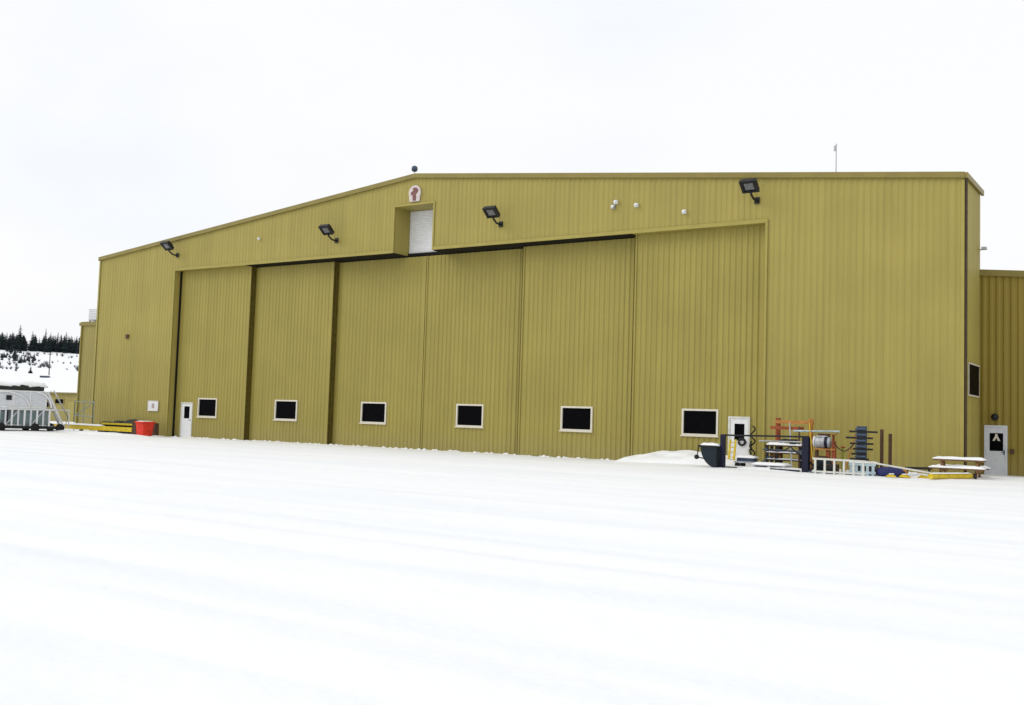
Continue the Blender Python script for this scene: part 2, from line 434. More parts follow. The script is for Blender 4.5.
q.build('roof', 'roof_trim', ann)
q = MB(); q.cur = 1
q.box(DA0 + .002, DA0 + .08, AY - .08, AY + .03, -.1, DAZ); q.box(DA1 - .08, DA1 - .002, AY - .08, AY + .03, -.1, DAZ); q.box(DA0 + .08, DA1 - .08, AY - .08, AY + .03, DAZ - .08, DAZ)
q.cur = 0
ga, gb, g0, g1 = DA0 + .2, DA1 - .16, 1.0, 1.74
q.box(DA0 + .084, DA1 - .084, AY - .055, AY + .02, -.1, g0); q.box(DA0 + .084, DA1 - .084, AY - .055, AY + .02, g1, DAZ - .084)
q.box(DA0 + .084, ga, AY - .055, AY + .02, g0, g1); q.box(gb, DA1 - .084, AY - .055, AY + .02, g0, g1)
q.cur = 2; q.box(ga, gb, AY - .03, AY, g0, g1)
q.cur = 3; q.tube([(DA1 - .12, AY - .1, .95), (DA1 - .22, AY - .1, .95)], .016, 6); q.box(DA1 - .15, DA1 - .1, AY - .07, AY - .052, .86, 1.04)
q.build('personnel_door', ['lgrey', 'lgrey', 'glass', 'bluegrey'], ann)
# pale notice behind the door glass: a peaked mark
q = MB(); cx = (ga + gb) / 2; yy = AY - .034
q.prism([(cx - .15, 1.42), (cx - .06, 1.42), (cx, 1.55), (cx + .06, 1.42), (cx + .15, 1.42), (cx + .05, 1.62), (cx + .04, 1.7), (cx - .04, 1.7), (cx - .05, 1.62)], gx, yy - .004, yy)
tag(q.build('door_sticker', 'frame'), 'pale peaked sticker on the dark glass of the annex door', 'sticker')

lamp = thing('wall_lamp', 'round dark wall lamp above the white annex door', 'lamp', (56.62, AY - .04, 2.40))
MB().box(-.09, .09, -.06, .0, -.1, .1).build('back_plate', 'black', lamp)
MB().lathe([(.05, 0), (.14, .03), (.15, .1), (.12, .2), (.04, .24)], 14, (0, -.04, 0), Matrix.Rotation(R(90), 3, 'X')).build('lamp_head', 'black', lamp)
bx = thing('call_box', 'small dark box on the annex wall right of the white door', 'box', (57.26, AY - .045, 1.0))
MB().box(-.08, .08, -.09, 0, -.09, .09).build('housing', 'rust', bx); MB().box(-.09, .09, -.1, -.088, .06, .1).build('cover', 'rust', bx)

la = thing('annex_building', 'lower olive annex stepping down at the hangar\'s far left end', 'annex', (0, 0, 0))
LX, LY, LZ = -7.05, 3.5, 7.95
a = MB()
ribbed(a, LX, OL + .2, -.3, LZ, lambda u, o, z: (u, LY - o, z))
ribbed(a, LY + .05, 30, -.3, LZ, lambda u, o, z: (LX - o, LY + 30 - u, z))
a.box(LX + .01, OL + .2, LY + .01, 30, -.3, LZ - .01)
a.build('wall', 'annex_pale', la)
q = MB(); q.box(LX - .06, OL + .2, LY - .14, LY - .045, LZ - .22, LZ + .02); q.box(LX - .07, LX - .032, LY - .044, 30, LZ - .22, LZ + .02); q.build('roof_trim', 'roof_trim', la)
MB().box(LX, OL + .2, LY - .04, 30, LZ + .0, LZ + .08).build('roof', 'roof_trim', la)
MB().tube([(LX + .2, LY - .1, -.2), (LX + .2, LY - .1, LZ - .19)], .06, 8).build('downspout', 'trim', la)
ru = thing('rooftop_unit', 'pale grey slatted ventilation unit on the left annex roof', 'ventilator', (-5.75, 4.3, LZ + .09))
MB().box(-.9, .9, -.5, .5, .12, .95).build('casing', 'lgrey', ru)
q = MB()
for k in range(6): q.box(-.82, .82, -.535, -.503, .2 + k * .12, .26 + k * .12)
q.build('louvre', 'white', ru)
for sx in (-.8, .8):
    for sy in (-.42, .42): MB().box(sx - .05, sx + .05, sy - .05, sy + .05, -.02, .118).build('foot', 'galv', ru)
MB().snow_cap(-.9, .9, -.5, .5, .95, .08, 3).build('snow_cap', 'snow', ru)

# ---------------------------------------------------------------- things fixed to the hangar front
def floodlight(name):
    t = thing(name, '', 'floodlight', (0, 0, 0), group='floodlights on the hangar gable')
    MB().box(-.12, .12, -.05, 0, -.14, .14).build('wall_plate', 'black', t)
    MB().tube([(0, -.05, 0), (.0, -.18, -.03), (-.02, -.42, .02), (-.04, -.62, .16), (-.05, -.72, .30)], .05, 8).build('arm', 'black', t)
    rot = Matrix.Rotation(R(50), 3, 'X')
    c = Vector((-.05, -.78, .55))
    hd = MB()
    def B(m, x0, x1, y0, y1, z0, z1):
        n = len(m.v); m.box(x0, x1, y0, y1, z0, z1)
        for i in range(n, len(m.v)): m.v[i] = tuple(rot @ Vector(m.v[i]) + c)
    B(hd, -.40, .40, -.13, .05, -.34, .34); B(hd, -.28, .28, .051, .16, -.22, .22)
    B(hd, -.43, .43, -.17, -.131, .27, .36); B(hd, -.43, .43, -.17, -.131, -.36, -.27); B(hd, -.43, -.3, -.17, -.131, -.27, .27); B(hd, .3, .43, -.17, -.131, -.27, .27)
    for k in range(5): B(hd, -.24 + k * .11, -.21 + k * .11, .161, .21, -.2, .2)
    for i in range(len(hd.v)): hd.v[i] = tuple((Vector(hd.v[i]) - c) * .9 + c)
    H = hd.build('lamp_head', 'black', t)
    ln = MB(); B(ln, -.2, .2, -.128, -.119, -.17, .17); ln.build('lens', 'lens', H)
    return t
fl = floodlight('floodlight')
fls = [((8.28, -.045, 11.66), 'black floodlight farthest left, its head crossing the roof edge'),
       ((22.32, -.045, 11.64), 'black floodlight on gable between the left end and the white hatch'),
       ((33.78, -.045, 11.68), 'black floodlight on gable just right of the white hatch'),
       ((47.48, -.045, 11.66), 'largest-looking black floodlight above the right corner of the doors')]
for i, (p, lb) in enumerate(fls):
    if i == 0: fl.location = p; fl['label'] = lb
    else: copy_thing(fl, p, 0, lb)

sg = thing('emblem_sign', 'round-topped white sign with a maroon emblem above the hatch', 'sign', (28.02, -.05, 13.79))
sg.scale = (.8, 1, .8)
q = MB(); prof = [(-.42, -.5), (.42, -.5)] + [(.52 * math.cos(k * math.pi / 14), .12 + .5 * math.sin(k * math.pi / 14)) for k in range(15)]
q.prism(prof, gx, -.06, 0); q.build('board', 'faded', sg)
q = MB()
q.prism([(-.12, -.44), (.12, -.44), (.14, -.18), (.1, -.02), (.26, .1), (.3, .3), (.16, .44), (-.04, .46), (-.18, .36), (-.06, .26), (-.28, .16), (-.3, .0), (-.14, -.08)], gx, -.09, -.062)
q.build('emblem', 'maroon', sg)

def bracket(name, n):
    t = thing(name, '', 'bracket', group='white fittings left on the gable')
    for k in range(n):
        z = -.22 * k; x = -.14 * k
        MB().box(x - .09, x + .09, -.1, 0, z - .09, z + .09).build('base', 'galv' if k else 'white', t)
        MB().lathe([(.03, 0), (.08, .02), (.085, .06), (.04, .10)], 10, (x, -.1, z), Matrix.Rotation(R(70), 3, 'X')).build('cap', 'white', t)
    return t
b1 = bracket('wall_fitting', 2); b1.location = (40.46, -.045, 12.22); b1['label'] = 'pair of white fittings, left of three spots on the gable'
b2 = bracket('wall_fitting', 1); b2.location = (41.56, -.045, 11.98); b2['label'] = 'middle of three small white fittings on the right gable'
b3 = bracket('wall_fitting', 1); b3.location = (44.02, -.045, 11.45); b3['label'] = 'lowest white fitting, nearest the right floodlight'
b4 = bracket('wall_fitting', 1); b4.location = (15.9, -.045, 12.2); b4['label'] = 'lone pale fitting on the left half of the gable'
for ch in b4.children: ch.scale = (.8, .8, .8)
v = thing('wall_vent', 'small dark vent halfway up the blank left wall', 'vent', (3.55, -.045, 6.4))
MB().box(-.12, .12, -.08, 0, -.12, .12).build('hood', 'rust', v); MB().box(-.16, .16, -.1, -.0, .122, .15).build('hood_lip', 'rust', v)
s = thing('notice_board', 'small white notice low on the wall left of the doors', 'sign', (6.65, -.05, 1.82))
MB().box(-.5, .5, -.03, 0, -.31, .31).build('board', 'white', s)
q = MB()
q.box(-.53, .53, -.05, .0, .312, .345); q.box(-.53, .53, -.05, .0, -.345, -.312); q.box(-.53, -.502, -.05, .0, -.31, .31); q.box(.502, .53, -.05, 0, -.31, .31)
q.build('frame', 'frame', s)
MB().box(-.12, .14, -.036, -.031, -.15, .15).build('notice', 'maroon', s).data.materials[0] = mat('faded_pink_print', (.42, .34, .33), .7)
sl = thing('wall_lamp', 'small grey lamp sticking out of the hangar\'s right side wall', 'lamp', (W + .05, 3.0, 9.36))
MB().tube([(0, 0, 0), (.1, 0, .04)], .03, 6).build('arm', 'galv', sl)
MB().box(.08, .27, -.14, .14, .02, .12).build('lamp_head', 'grey', sl)
an = thing('radio_mast', 'thin grey aerial rising from the right slope of the roof', 'antenna', (50.85, .25, roof(50.85) + .08))
MB().tube([(0, 0, 0), (0, 0, 1.32)], .022, 6).build('mast', 'grey', an)
MB().tube([(-.06, 0, 1.02), (-.06, 0, 1.24)], .05, 8).build('aerial_head', 'grey', an); MB().box(-.1, .1, -.1, .1, -.03, .03).build('base_plate', 'galv', an)
bc = thing('roof_beacon', 'dark round beacon on a thin stem at the roof ridge', 'beacon', (27.62, .3, HP + .02))
MB().tube([(0, 0, -.03), (0, 0, .3)], .02, 6).build('stem', 'lgrey', bc)
MB().lathe([(.02, .28), (.15, .34), (.18, .46), (.15, .58), (.03, .64)], 12).build('lamp_head', 'bluegrey', bc)

# ---------------------------------------------------------------- the ground
CAM = Vector((63.7912, -43.57796, 1.66141))
def sstep(a, b, x):
    t = np.clip((x - a) / (b - a), 0, 1); return t * t * (3 - 2 * t)
def ground_h(x, y):
    """height of the snow at arrays x, y"""
    dx = x - CAM.x; dy = y - CAM.y; r = np.hypot(dx, dy); th = np.degrees(np.arctan2(dy, -dx))
    hill = 25.0 * np.clip((r - 130) / 380, 0, None) ** 1.6
    hill = np.where(r > 540, hill * 0 + 25.0 * (410 / 380) ** 1.6, hill)
    mask = sstep(-25, 5, th) * (1 - sstep(42, 70, th))
    z = hill * mask
    fl = sstep(2, 8, x) * (1 - sstep(40, 46, x)) * sstep(-9, -1, y) * (1 - sstep(20, 30, y))
    z = z - .11 * fl
    z += .045 * sstep(46, 54, x) * sstep(-6, 2, y) * (1 - sstep(20, 30, y))
    return z
c_dir = math.atan2(.82982, -.55427)
angs = np.concatenate([np.linspace(-math.pi, -R(46), 60, endpoint=False), np.linspace(-R(46), R(46), 520, endpoint=False), np.linspace(R(46), math.pi, 60, endpoint=False)]) + c_dir
rads = np.concatenate([[.01], np.geomspace(1.2, 40, 190, endpoint=False), np.linspace(40, 80, 90, endpoint=False), np.geomspace(80, 3500, 90)])
A, RR = np.meshgrid(angs, rads)
gx_, gy_ = CAM.x + RR * np.cos(A), CAM.y + RR * np.sin(A)
gz_ = ground_h(gx_, gy_)
flat = 1 - sstep(120, 200, RR)
# wheel ruts and plough ridges running along the doors, drifts, footing lumps
X1, Y1 = gx_.ravel(), gy_.ravel()
dz = np.empty(X1.size)
for i in range(X1.size):
    x, y = X1[i], Y1[i]
    if (x - CAM.x) ** 2 + (y - CAM.y) ** 2 > 150 ** 2: dz[i] = .6 * mnoise.noise((x * .012, y * .012, 3)) ; continue
    wv = y + .06 * x + .9 * mnoise.noise((x * .05, y * .05, 1.3))
    d = .055 * mnoise.noise((x * .02, wv * .30, 5.)) + .030 * mnoise.noise((x * .06, wv * .9, 9.)) + .012 * mnoise.noise((x * .5, y * .9, 2.))
    rt = 1 - abs(mnoise.noise((x * .018, wv * .62, 21.))) * 5          # narrow wheel ruts
    if rt > 0: d -= .035 * rt * (.5 + mnoise.noise((x * .05, wv * .1, 31.)))
    d += .010 * mnoise.noise((x * 1.9, y * 2.3, 12.)) + .006 * mnoise.noise((x * 6.1, y * 6.1, 17.))
    near = max(0., 1 - abs(y + .0) / 1.6) if -3 < x < 57 else 0.
    d += near * (.06 * mnoise.noise((x * 1.3, y * 1.3, 4.)) + .07 * mnoise.noise((x * 2.7, y * 2.7, 8.)))
    if y > -.5: d = min(d, .03)
    dz[i] = d
gz_ = gz_ + dz.reshape(gz_.shape)
na, nr = len(angs), len(rads)
verts = np.stack([gx_, gy_, gz_], -1).reshape(-1, 3)
idx = np.arange(nr * na).reshape(nr, na)
q0 = idx[:-1, :]; q1 = np.roll(q0, -1, 1); q2 = np.roll(idx[1:, :], -1, 1); q3 = idx[1:, :]
faces = np.stack([q0, q3, q2, q1], -1).reshape(-1, 4)
me = bpy.data.meshes.new('ground')
me.vertices.add(len(verts)); me.vertices.foreach_set('co', verts.ravel())
me.loops.add(faces.size); me.loops.foreach_set('vertex_index', faces.ravel())
me.polygons.add(len(faces)); me.polygons.foreach_set('loop_start', np.arange(0, faces.size, 4))
me.polygons.foreach_set('use_smooth', np.ones(len(faces), bool))
me.update(calc_edges=True); me.validate()
me.materials.append(M['ground'])
g = bpy.data.objects.new('ground', me); COL.objects.link(g); struct(g)
def gh(x, y):
    z = float(ground_h(np.array([float(x)]), np.array([float(y)]))[0])
    if (x - CAM.x) ** 2 + (y - CAM.y) ** 2 > 150 ** 2: z += .6 * mnoise.noise((x * .012, y * .012, 3))
    return z

def heap(name, cx, cy, lx, ly, h, seed, amp=.35, n=40):
    """a lumpy mound of snow"""
    mb = MB(); mb.smooth = True; vs = []; fs = []
    for j in range(n + 1):
        for i in range(n + 1):
            u = i / n * 2 - 1; v = j / n * 2 - 1
            rr = max(0, 1 - (abs(u) ** 2.4 + abs(v) ** 2.4)) ** .8
            nz = mnoise.noise((u * lx * .55 + seed, v * ly * .55, seed)) * amp + mnoise.noise((u * lx * 1.6, v * ly * 1.6 + seed, seed)) * amp * .5
            vs.append((u * lx, v * ly, h * rr * (1 + nz) - .06 * (1 - rr)))
    for j in range(n):
        for i in range(n): fs.append((j * (n + 1) + i, j * (n + 1) + i + 1, (j + 1) * (n + 1) + i + 1, (j + 1) * (n + 1) + i))
    mb.add(vs, fs)
    return mb.build(name, 'snow', None, (cx, cy, gh(cx, cy) - .02))
tag(heap('snow_pile', 45.0, -1.2, 3.5, 1.7, .50, 2., .5, 56), 'long low heap of ploughed snow against the right door panel', 'snow pile')
tag(heap('snow_pile', 49.3, -3.4, 2.7, 1.0, .13, 6.), 'shallow snow bank under the navy gantry', 'snow pile')
tag(heap('snow_pile', 5.4, -3.6, 6.5, 1.0, .16, 11.), 'shallow snow bank in front of the long yellow boom', 'snow pile')

# ---------------------------------------------------------------- equipment at the right end of the doors
# tipping hopper
t = thing('tipping_hopper', 'dark navy curved tipping hopper with snow along its top', 'hopper', (46.82, -4.25, .0))
hp = MB(); prof = [(.02, .86), (.74, .86), (.74, -.02)] + [(.74 - .72 * math.sin(k * .19), .86 - .88 * math.cos(k * .19)) for k in range(1, 8)]
hp.prism(prof, lambda u, v, t: (u, t, v), 0, .6); hp.build('bin', 'navygreen', t)
MB().bar((-.06, -.03, .84), (.74, -.03, .84), .05, .08).bar((-.03, .0, .84), (-.03, .6, .84), .06, .09).build('rim', 'black', t)
MB().tube([(.72, -.04, .0), (.72, -.04, .8)], .03, 8).build('brace', 'black', t)
MB().tube([(-.05, -.03, .82), (-.08, -.03, .55), (-.12, -.03, .38), (.2, -.03, .35)], .025, 8).build('tow_arm', 'black', t)
MB().lathe([(.02, -.05), (.09, -.05), (.1, 0), (.09, .05), (.02, .05)], 14, (-.1, -.08, .4), Matrix.Rotation(R(90), 3, 'X')).build('wheel', 'rubber', t)
MB().snow_cap(.05, .73, .02, .58, .86, .1, 4).build('snow_cap', 'snow', t)

# tubular goal-like frame
t = thing('steel_gantry', 'navy steel goal-shaped gantry standing in front of the white door', 'gantry', (0, 0, 0))
MB().box(47.60, 47.80, -4.05, -3.93, -.05, 1.33).build('post', 'navy', t)
q = MB().box(50.95, 51.2, -4.1, -4.06, -.1, 1.34); q.box(50.95, 51.2, -3.9, -3.86, -.1, 1.34); q.box(51.05, 51.09, -4.058, -3.902, -.1, 1.33); q.build('post', 'navy', t)
MB().bar((47.6, -3.98, 1.31), (51.2, -3.98, 1.36), .07, .07).build('top_bar', 'black', t)
for p_, q_ in (((51.2, -3.98, .05), (51.55, -3.98, .34)), ((51.2, -3.90, .4), (51.6, -3.90, .05)), ((47.85, -3.98, .02), (48.3, -3.98, .02))): MB().bar(p_, q_, .08).build('brace', 'black', t)
q = MB(); q.bar((49.7, -4.02, .04), (50.84, -4.02, .02), .16, .1); q.build('base_rail', 'navy', t)

# yellow ladder
t = thing('ladder', 'short yellow ladder leaning beside the white door', 'ladder', (47.05, -1.7, .0))
for sx in (.0, .24): MB().bar((sx, -.1, .05), (sx, .12, 1.12), .08, .05).build('rail', 'yellow', t)
for k in range(5):
    f_ = (k + .6) / 5.2; MB().bar((.04, -.1 + .22 * f_, .05 + 1.07 * f_), (.2, -.1 + .22 * f_, .05 + 1.07 * f_), .07, .04).build('rung', 'yellow', t)

# wreath on the door and the hose hanging at its hinge side
q = MB()
n = 22
q.tube([(46.78 + .15 * math.cos(2 * math.pi * k / n), .52 - .10, 1.0 + .14 * math.sin(2 * math.pi * k / n)) for k in range(n + 1)], .05, 8)
tag(q.build('cable_coil', 'black'), 'black cable coil hanging on the white door right of yellow ladder', 'cable')
q = MB()
q.tube([(47.5 + .10 * math.sin(k * .9), -.14 - .03 * math.cos(k * .9), 1.72 - k * .075) for k in range(19)], .035, 6)
q.tube([(47.42 + .05 * math.sin(k * 1.3), -.2, 1.05 - k * .05) for k in range(12)], .04, 6)
tag(q.build('hose', 'black'), 'black hose dangling on the wall right of the white door', 'hose')

# low snowy cart left of the shelf stand
t = thing('hand_trolley', 'low grey trolley half buried in snow behind the navy gantry', 'trolley', (48.35, -2.6, .0))
MB().box(-.6, .5, -.35, .35, .2, .26).build('deck', 'grey', t)
MB().tube([(.5, -.3, .22), (.85, -.3, .5), (.85, .3, .5), (.5, .3, .22)], .025, 8).build('handle', 'bluegrey', t)
for sx in (-.45, .38):
    for sy in (-.3, .3): MB().lathe([(.03, -.04), (.11, -.04), (.12, 0), (.11, .04), (.03, .04)], 12, (sx, sy, .12), Matrix.Rotation(R(90), 3, 'X')).build('wheel', 'rubber', t)
MB().box(-.5, .2, -.25, .25, .262, .4).build('box', 'bluegrey', t)
MB().snow_cap(-.52, .22, -.27, .27, .4, .09, 9).build('snow_cap', 'snow', t)

# shelf stand
t = thing('shelf_stand', 'black steel shelf stand with snow on each shelf', 'shelf stand', (48.9, -2.3, 0))
for sx in (.03, .43, 1.42):
    for sy in (.0, .55): MB().box(sx - .06, sx + .06, sy - .03, sy + .03, -.05, 1.0).build('leg', 'black', t)
for k, z in enumerate((.34, .62, .92)):
    sh = MB().box(-.02, 1.48, -.06, .6, z, z + .05).build('shelf', 'rust' if k else 'black', t)
    MB().snow_cap(.0, 1.46, -.04, .58, z + .05, .09 if k == 2 else .05, 20 + k, 14, 4, .0).build('snow_cap', 'snow', sh)
q = MB(); q.tube([(.5, .1, 1.1), (.75, .15, 1.16), (1.0, .1, 1.1)], .06, 8).box(.95, 1.2, .0, .3, 1.02, 1.2)
tag(q.build('machine_part', 'black', None, (48.9, -2.3, .03)), 'dark machine fitting lying in the snow on the shelf stand', 'machine part')
tag(MB().box(-.16, .16, -.14, .14, 0, .16).snow_cap(-.16, .16, -.14, .14, .16, .05, 31, 4, 4).build('crate', 'orange', None, (49.25, -2.05, .39)), 'small orange-brown crate on the lowest shelf of the stand', 'crate')
# low pale pallet at the stand's foot
t = thing('pallet', 'pale snowy pallet at the foot of the shelf stand', 'pallet', (49.5, -3.3, 0.0))
q = MB()
for k in range(5): q.box(-.65, .65, -.4 + k * .17, -.29 + k * .17, .16, .19)
q.build('deck', 'lgrey', t)
for sx in (-.6, 0, .6): MB().box(sx - .05, sx + .05, -.4, .39, .02, .157).build('bearer', 'grey', t)
MB().snow_cap(-.65, .65, -.4, .39, .19, .09, 14).build('snow_cap', 'snow', t)

# orange rack with pipe
t = thing('storage_rack', 'orange steel pallet rack behind the shelf stand', 'rack', (49.2, -1.95, 0))
for sx in (0, 1.36):
    u = MB()
    for sy in (0, .3):
        u.box(sx - .04, sx + .04, sy - .05, sy + .05, -.05, 2.08)
    for k in range(4): u.bar((sx, .03, .2 + k * .45), (sx, .27, .62 + k * .45), .03)
    u.build('upright', 'redsteel' if sx == 0 else 'orange', t)
for z, m_ in ((1.93, 'orange'), (1.68, 'redsteel')):
    for sy in (-.06, .36):
        MB().box(-.25 if z < 1.8 else -.05, 1.41 if z > 1.8 else 1.0, sy - .025, sy + .025, z - .07, z + .06).build('beam', m_, t)
q = MB().tube([(0, 0, 0), (1.85, 0, .03)], .04, 10)
tag(q.build('steel_pipe', 'paleblue', None, (49.95, -2.1, 1.57)), 'long pale blue pipe laid across behind the silver drum', 'pipe')
q = thing('pipe_trestle', 'slim orange post stand under the right end of pale blue pipe', 'trestle', (51.55, -2.05, 0))
MB().tube([(0, 0, -.05), (0, 0, 1.5)], .05, 8).build('post', 'redsteel', q); MB().box(-.12, .12, -.12, .12, 1.46, 1.51).build('saddle', 'orange', q)

# silver drum motor on red stand
t = thing('drum_motor', 'silver and blue drum motor resting on a red stand', 'motor', (51.3, -2.55, 1.16))
q = MB().lathe([(.05, -.3), (.2, -.3), (.23, -.25), (.23, -.02), (.25, -.0), (.25, .06), (.23, .08), (.23, .25), (.18, .3), (.05, .3)], 18, (0, 0, 0), Matrix.Rotation(R(90), 3, 'Y')); q.build('drum', 'galv', t)
q = MB().lathe([(.235, .09), (.245, .1), (.245, .2), (.235, .21)], 18, (0, 0, 0), Matrix.Rotation(R(90), 3, 'Y')); q.build('band', 'navy', t)
q = MB().lathe([(.08, -.05), (.21, -.04), (.22, .02), (.08, .03)], 16, (-.32, 0, .02), Matrix.Rotation(R(90), 3, 'Y')); q.build('end_cover', 'white', t)
q = MB().box(-.2, .25, -.1, .1, .22, .34); q.build('terminal_box', 'rust', t)
t = thing('motor_stand', 'red oxide stand with two posts below the silver drum', 'stand', (51.3, -2.55, 0))
for sx in (.2, .42): MB().box(sx - .07, sx + .07, -.08, .08, -.05, .98 if sx < .3 else 1.22).build('post', 'redsteel', t)
MB().snow_cap(-.24, .2, -.12, .12, 1.385, .035, 55, 6, 4, 0).build('snow_cap', 'snow', t)
MB().box(-.3, .5, -.15, .15, .86, .915).build('plate', 'orange', t); MB().box(-.3, .2, -.1, .1, .55, .62).build('shelf', 'rust', t)
MB().box(-.3, -.2, -.08, .08, -.05, .858).build('post', 'rust', t)
t = thing('gas_valve', 'yellow-green upright hydrant post right of the red stand', 'post', (52.0, -2.3, 0))
MB().tube([(0, 0, -.05), (0, 0, .95)], .045, 10).build('pipe', 'olive', t); MB().lathe([(.03, 0), (.09, .02), (.09, .06), (.03, .08)], 12, (0, 0, .95)).build('hand_wheel', 'redsteel', t)

t = thing('gearbox', 'small dark brown gearbox on the snow behind the white railing', 'gearbox', (52.05, -3.9, 0))
MB().box(-.22, .22, -.2, .2, .0, .36).build('housing', 'rust', t)
MB().lathe([(.05, -.1), (.15, -.08), (.15, .02), (.06, .06), (.05, .2)], 14, (0, -.2, .2), Matrix.Rotation(R(90), 3, 'X')).build('flange', 'black', t)
t = thing('cable_reel', 'dark green cable reel lying beside the gantry\'s right post', 'reel', (51.62, -3.45, .28))
MB().lathe([(.08, -.16), (.28, -.16), (.28, -.12), (.14, -.11), (.14, .11), (.28, .12), (.28, .16), (.08, .16)], 18, (0, 0, 0), Matrix.Rotation(R(90), 3, 'X')).build('drum', 'navygreen', t)
MB().tube([(0, -.19, 0), (0, .19, 0)], .05, 8).build('axle', 'black', t)
# low white railing with legs
t = thing('white_railing', 'low cream-white railing of square bays standing in the snow', 'railing', (51.62, -4.9, 0))
q = MB(); q.bar((0, 0, .57), (1.85, .35, .54), .07, .07).bar((1.85, .35, .54), (4.1, 1.1, .2), .06, .06); q.build('top_rail', 'offwhite', t)
MB().bar((0, 0, .1), (1.85, .35, .08), .06, .06).build('bottom_rail', 'offwhite', t)
for k in range(6):
    x = .1 + k * .335; MB().box(x - .035, x + .035, .19 * x - .03, .19 * x + .03, -.08, .56).build('post', 'offwhite', t)
# pale blue slatted crate and blue tarp bundle beside it
t = thing('slatted_crate', 'pale blue slatted crate with dark gaps at the foot of the arm rack', 'crate', (52.75, -4.0, 0))
q = MB()
for k in range(5): q.box(k * .2, k * .2 + .1, -.02, .02, .0, .48)
q.box(-.03, .95, -.03, -.018, .36, .46); q.box(-.03, .95, -.03, -.018, .06, .16); q.build('side', 'paleblue', t)
MB().box(.0, .9, .03, .6, .0, .44).build('load', 'black', t); MB().snow_cap(.0, .9, .0, .6, .445, .07, 33).build('snow_cap', 'snow', t)
q = MB(); q.smooth = True
nn = 14
for i in range(nn):
    a0 = i / nn
vs = []; fs = []
for i in range(13):
    for k in range(10):
        u = i / 12; rr = (.19 + .05 * mnoise.noise((u * 7, k, 1))) * min(1, 4 * min(u, 1 - u) + .35)
        a_ = 2 * math.pi * k / 10
        vs.append((u * 1.05, rr * math.cos(a_) * 1.3, .17 + rr * math.sin(a_)))
for i in range(12):
    for k in range(10): fs.append((i * 10 + k, i * 10 + (k + 1) % 10, (i + 1) * 10 + (k + 1) % 10, (i + 1) * 10 + k))
fs += [tuple(range(10))[::-1], tuple(range(120, 130))]
q.add(vs, fs)
tag(q.build('tarp_bundle', 'blue', None, (53.68, -3.85, .0)), 'rolled blue tarpaulin lying right of the slatted crate', 'tarpaulin')

# arm rack
t = thing('arm_rack', 'dark blue-black column rack with six pairs of horizontal arms', 'rack', (52.78, -2.5, 0))
MB().box(-.17, .17, -.1, .1, -.05, 1.84).build('column', 'bluegrey', t)
for k, (z, a0, a1) in enumerate(((1.62, -.45, .62), (1.38, -.58, .45), (1.16, -.42, .47), (.95, -.3, .45), (.76, -.36, .22), (.56, -.42, .3))):
    MB().box(a0, a1, -.14, -.06 - .042, z - .035, z + .04).build('arm', 'black', t)
for z in (1.72, 1.5, 1.27, 1.05, .86, .66):
    q = MB().tube([(-.2, -.16, z), (.2, -.16, z)], .05, 8); q.build('stored_tube', 'bluegrey', t)
MB().box(-.4, .4, -.35, .35, -.05, .05).build('base', 'black', t)
for x, lb, h_ in ((53.28, 'taller dark brown steel post right of the arm rack', 1.74), (53.6, 'shorter dark brown steel post, rightmost by the wall', 1.58)):
    t = thing('steel_post', lb, 'post', (x, -1.5, 0), group='brown posts by the arm rack')
    MB().box(-.055, .055, -.055, .055, -.05, h_).build('post', 'rust', t); MB().box(-.15, .15, -.15, .15, -.02, .04).build('base_plate', 'rust', t)

# yellow chocks, orange block, dark rail
for k, (x, y, rz, m_, lb) in enumerate(((54.35, -4.45, .3, 'yellow', 'yellow wheel chock farthest left, lying by the blue tarp'), (54.75, -4.1, -.4, 'yellow', 'middle yellow wheel chock beside the orange block'), (55.3, -3.7, .2, 'yellow', 'yellow wheel chock nearest the yellow boom'))):
    q = MB().prism([(-.2, 0), (.2, 0), (.12, .07), (-.08, .10)], lambda u, v, t: (u, t, v), -.1, .1); q.cur = 1
    q.box(-.06, .1, -.08, .08, .102, .13)
    tag(q.build('wheel_chock', [m_, 'snow'], None, (x, y, .02), rz), lb, 'wheel chock', 'yellow wheel chocks')
q = MB().lathe([(.06, 0), (.15, .03), (.17, .14), (.13, .26), (.04, .3)], 12)
tag(q.build('buoy_weight', 'orange', None, (54.62, -3.8, .05)), 'rounded orange weight sitting among yellow chocks', 'weight')
q = MB().bar((0, 0, .3), (.95, .25, .32), .09, .09).bar((.1, .03, .0), (.1, .03, .28), .07).bar((.85, .22, .0), (.85, .22, .28), .07)
tag(q.build('low_rail', 'black', None, (54.3, -2.2, 0)), 'low black rail between the blue tarp and the picnic table', 'rail')

# picnic table under snow
t = thing('picnic_table', 'brown wooden picnic table with thick snow on top and benches', 'picnic table', (56.12, -1.25, .03), R(3))
tb = MB().box(-.92, .86, -.32, .32, .60, .66).build('tabletop', 'wood', t)
MB().snow_cap(-.92, .86, -.32, .32, .66, .085, 41, 14, 4).build('snow_cap', 'snow', tb)
for sy in (-.68, .68):
    b_ = MB().box(-.98, .92, sy - .14, sy + .14, .30, .345).build('bench', 'wood', t)
    MB().snow_cap(-.98, .92, sy - .14, sy + .14, .345, .08, 45 + sy, 14, 3).build('snow_cap', 'snow', b_)
for sx in (-.62, .6):
    for sy in (-1, 1): MB().bar((sx, sy * .66, -.08), (sx, sy * .2, .6), .09, .05).build('leg', 'wood', t)
    MB().bar((sx + .06, -.78, .26), (sx + .06, .78, .26), .05, .09).build('crossbar', 'wood', t)
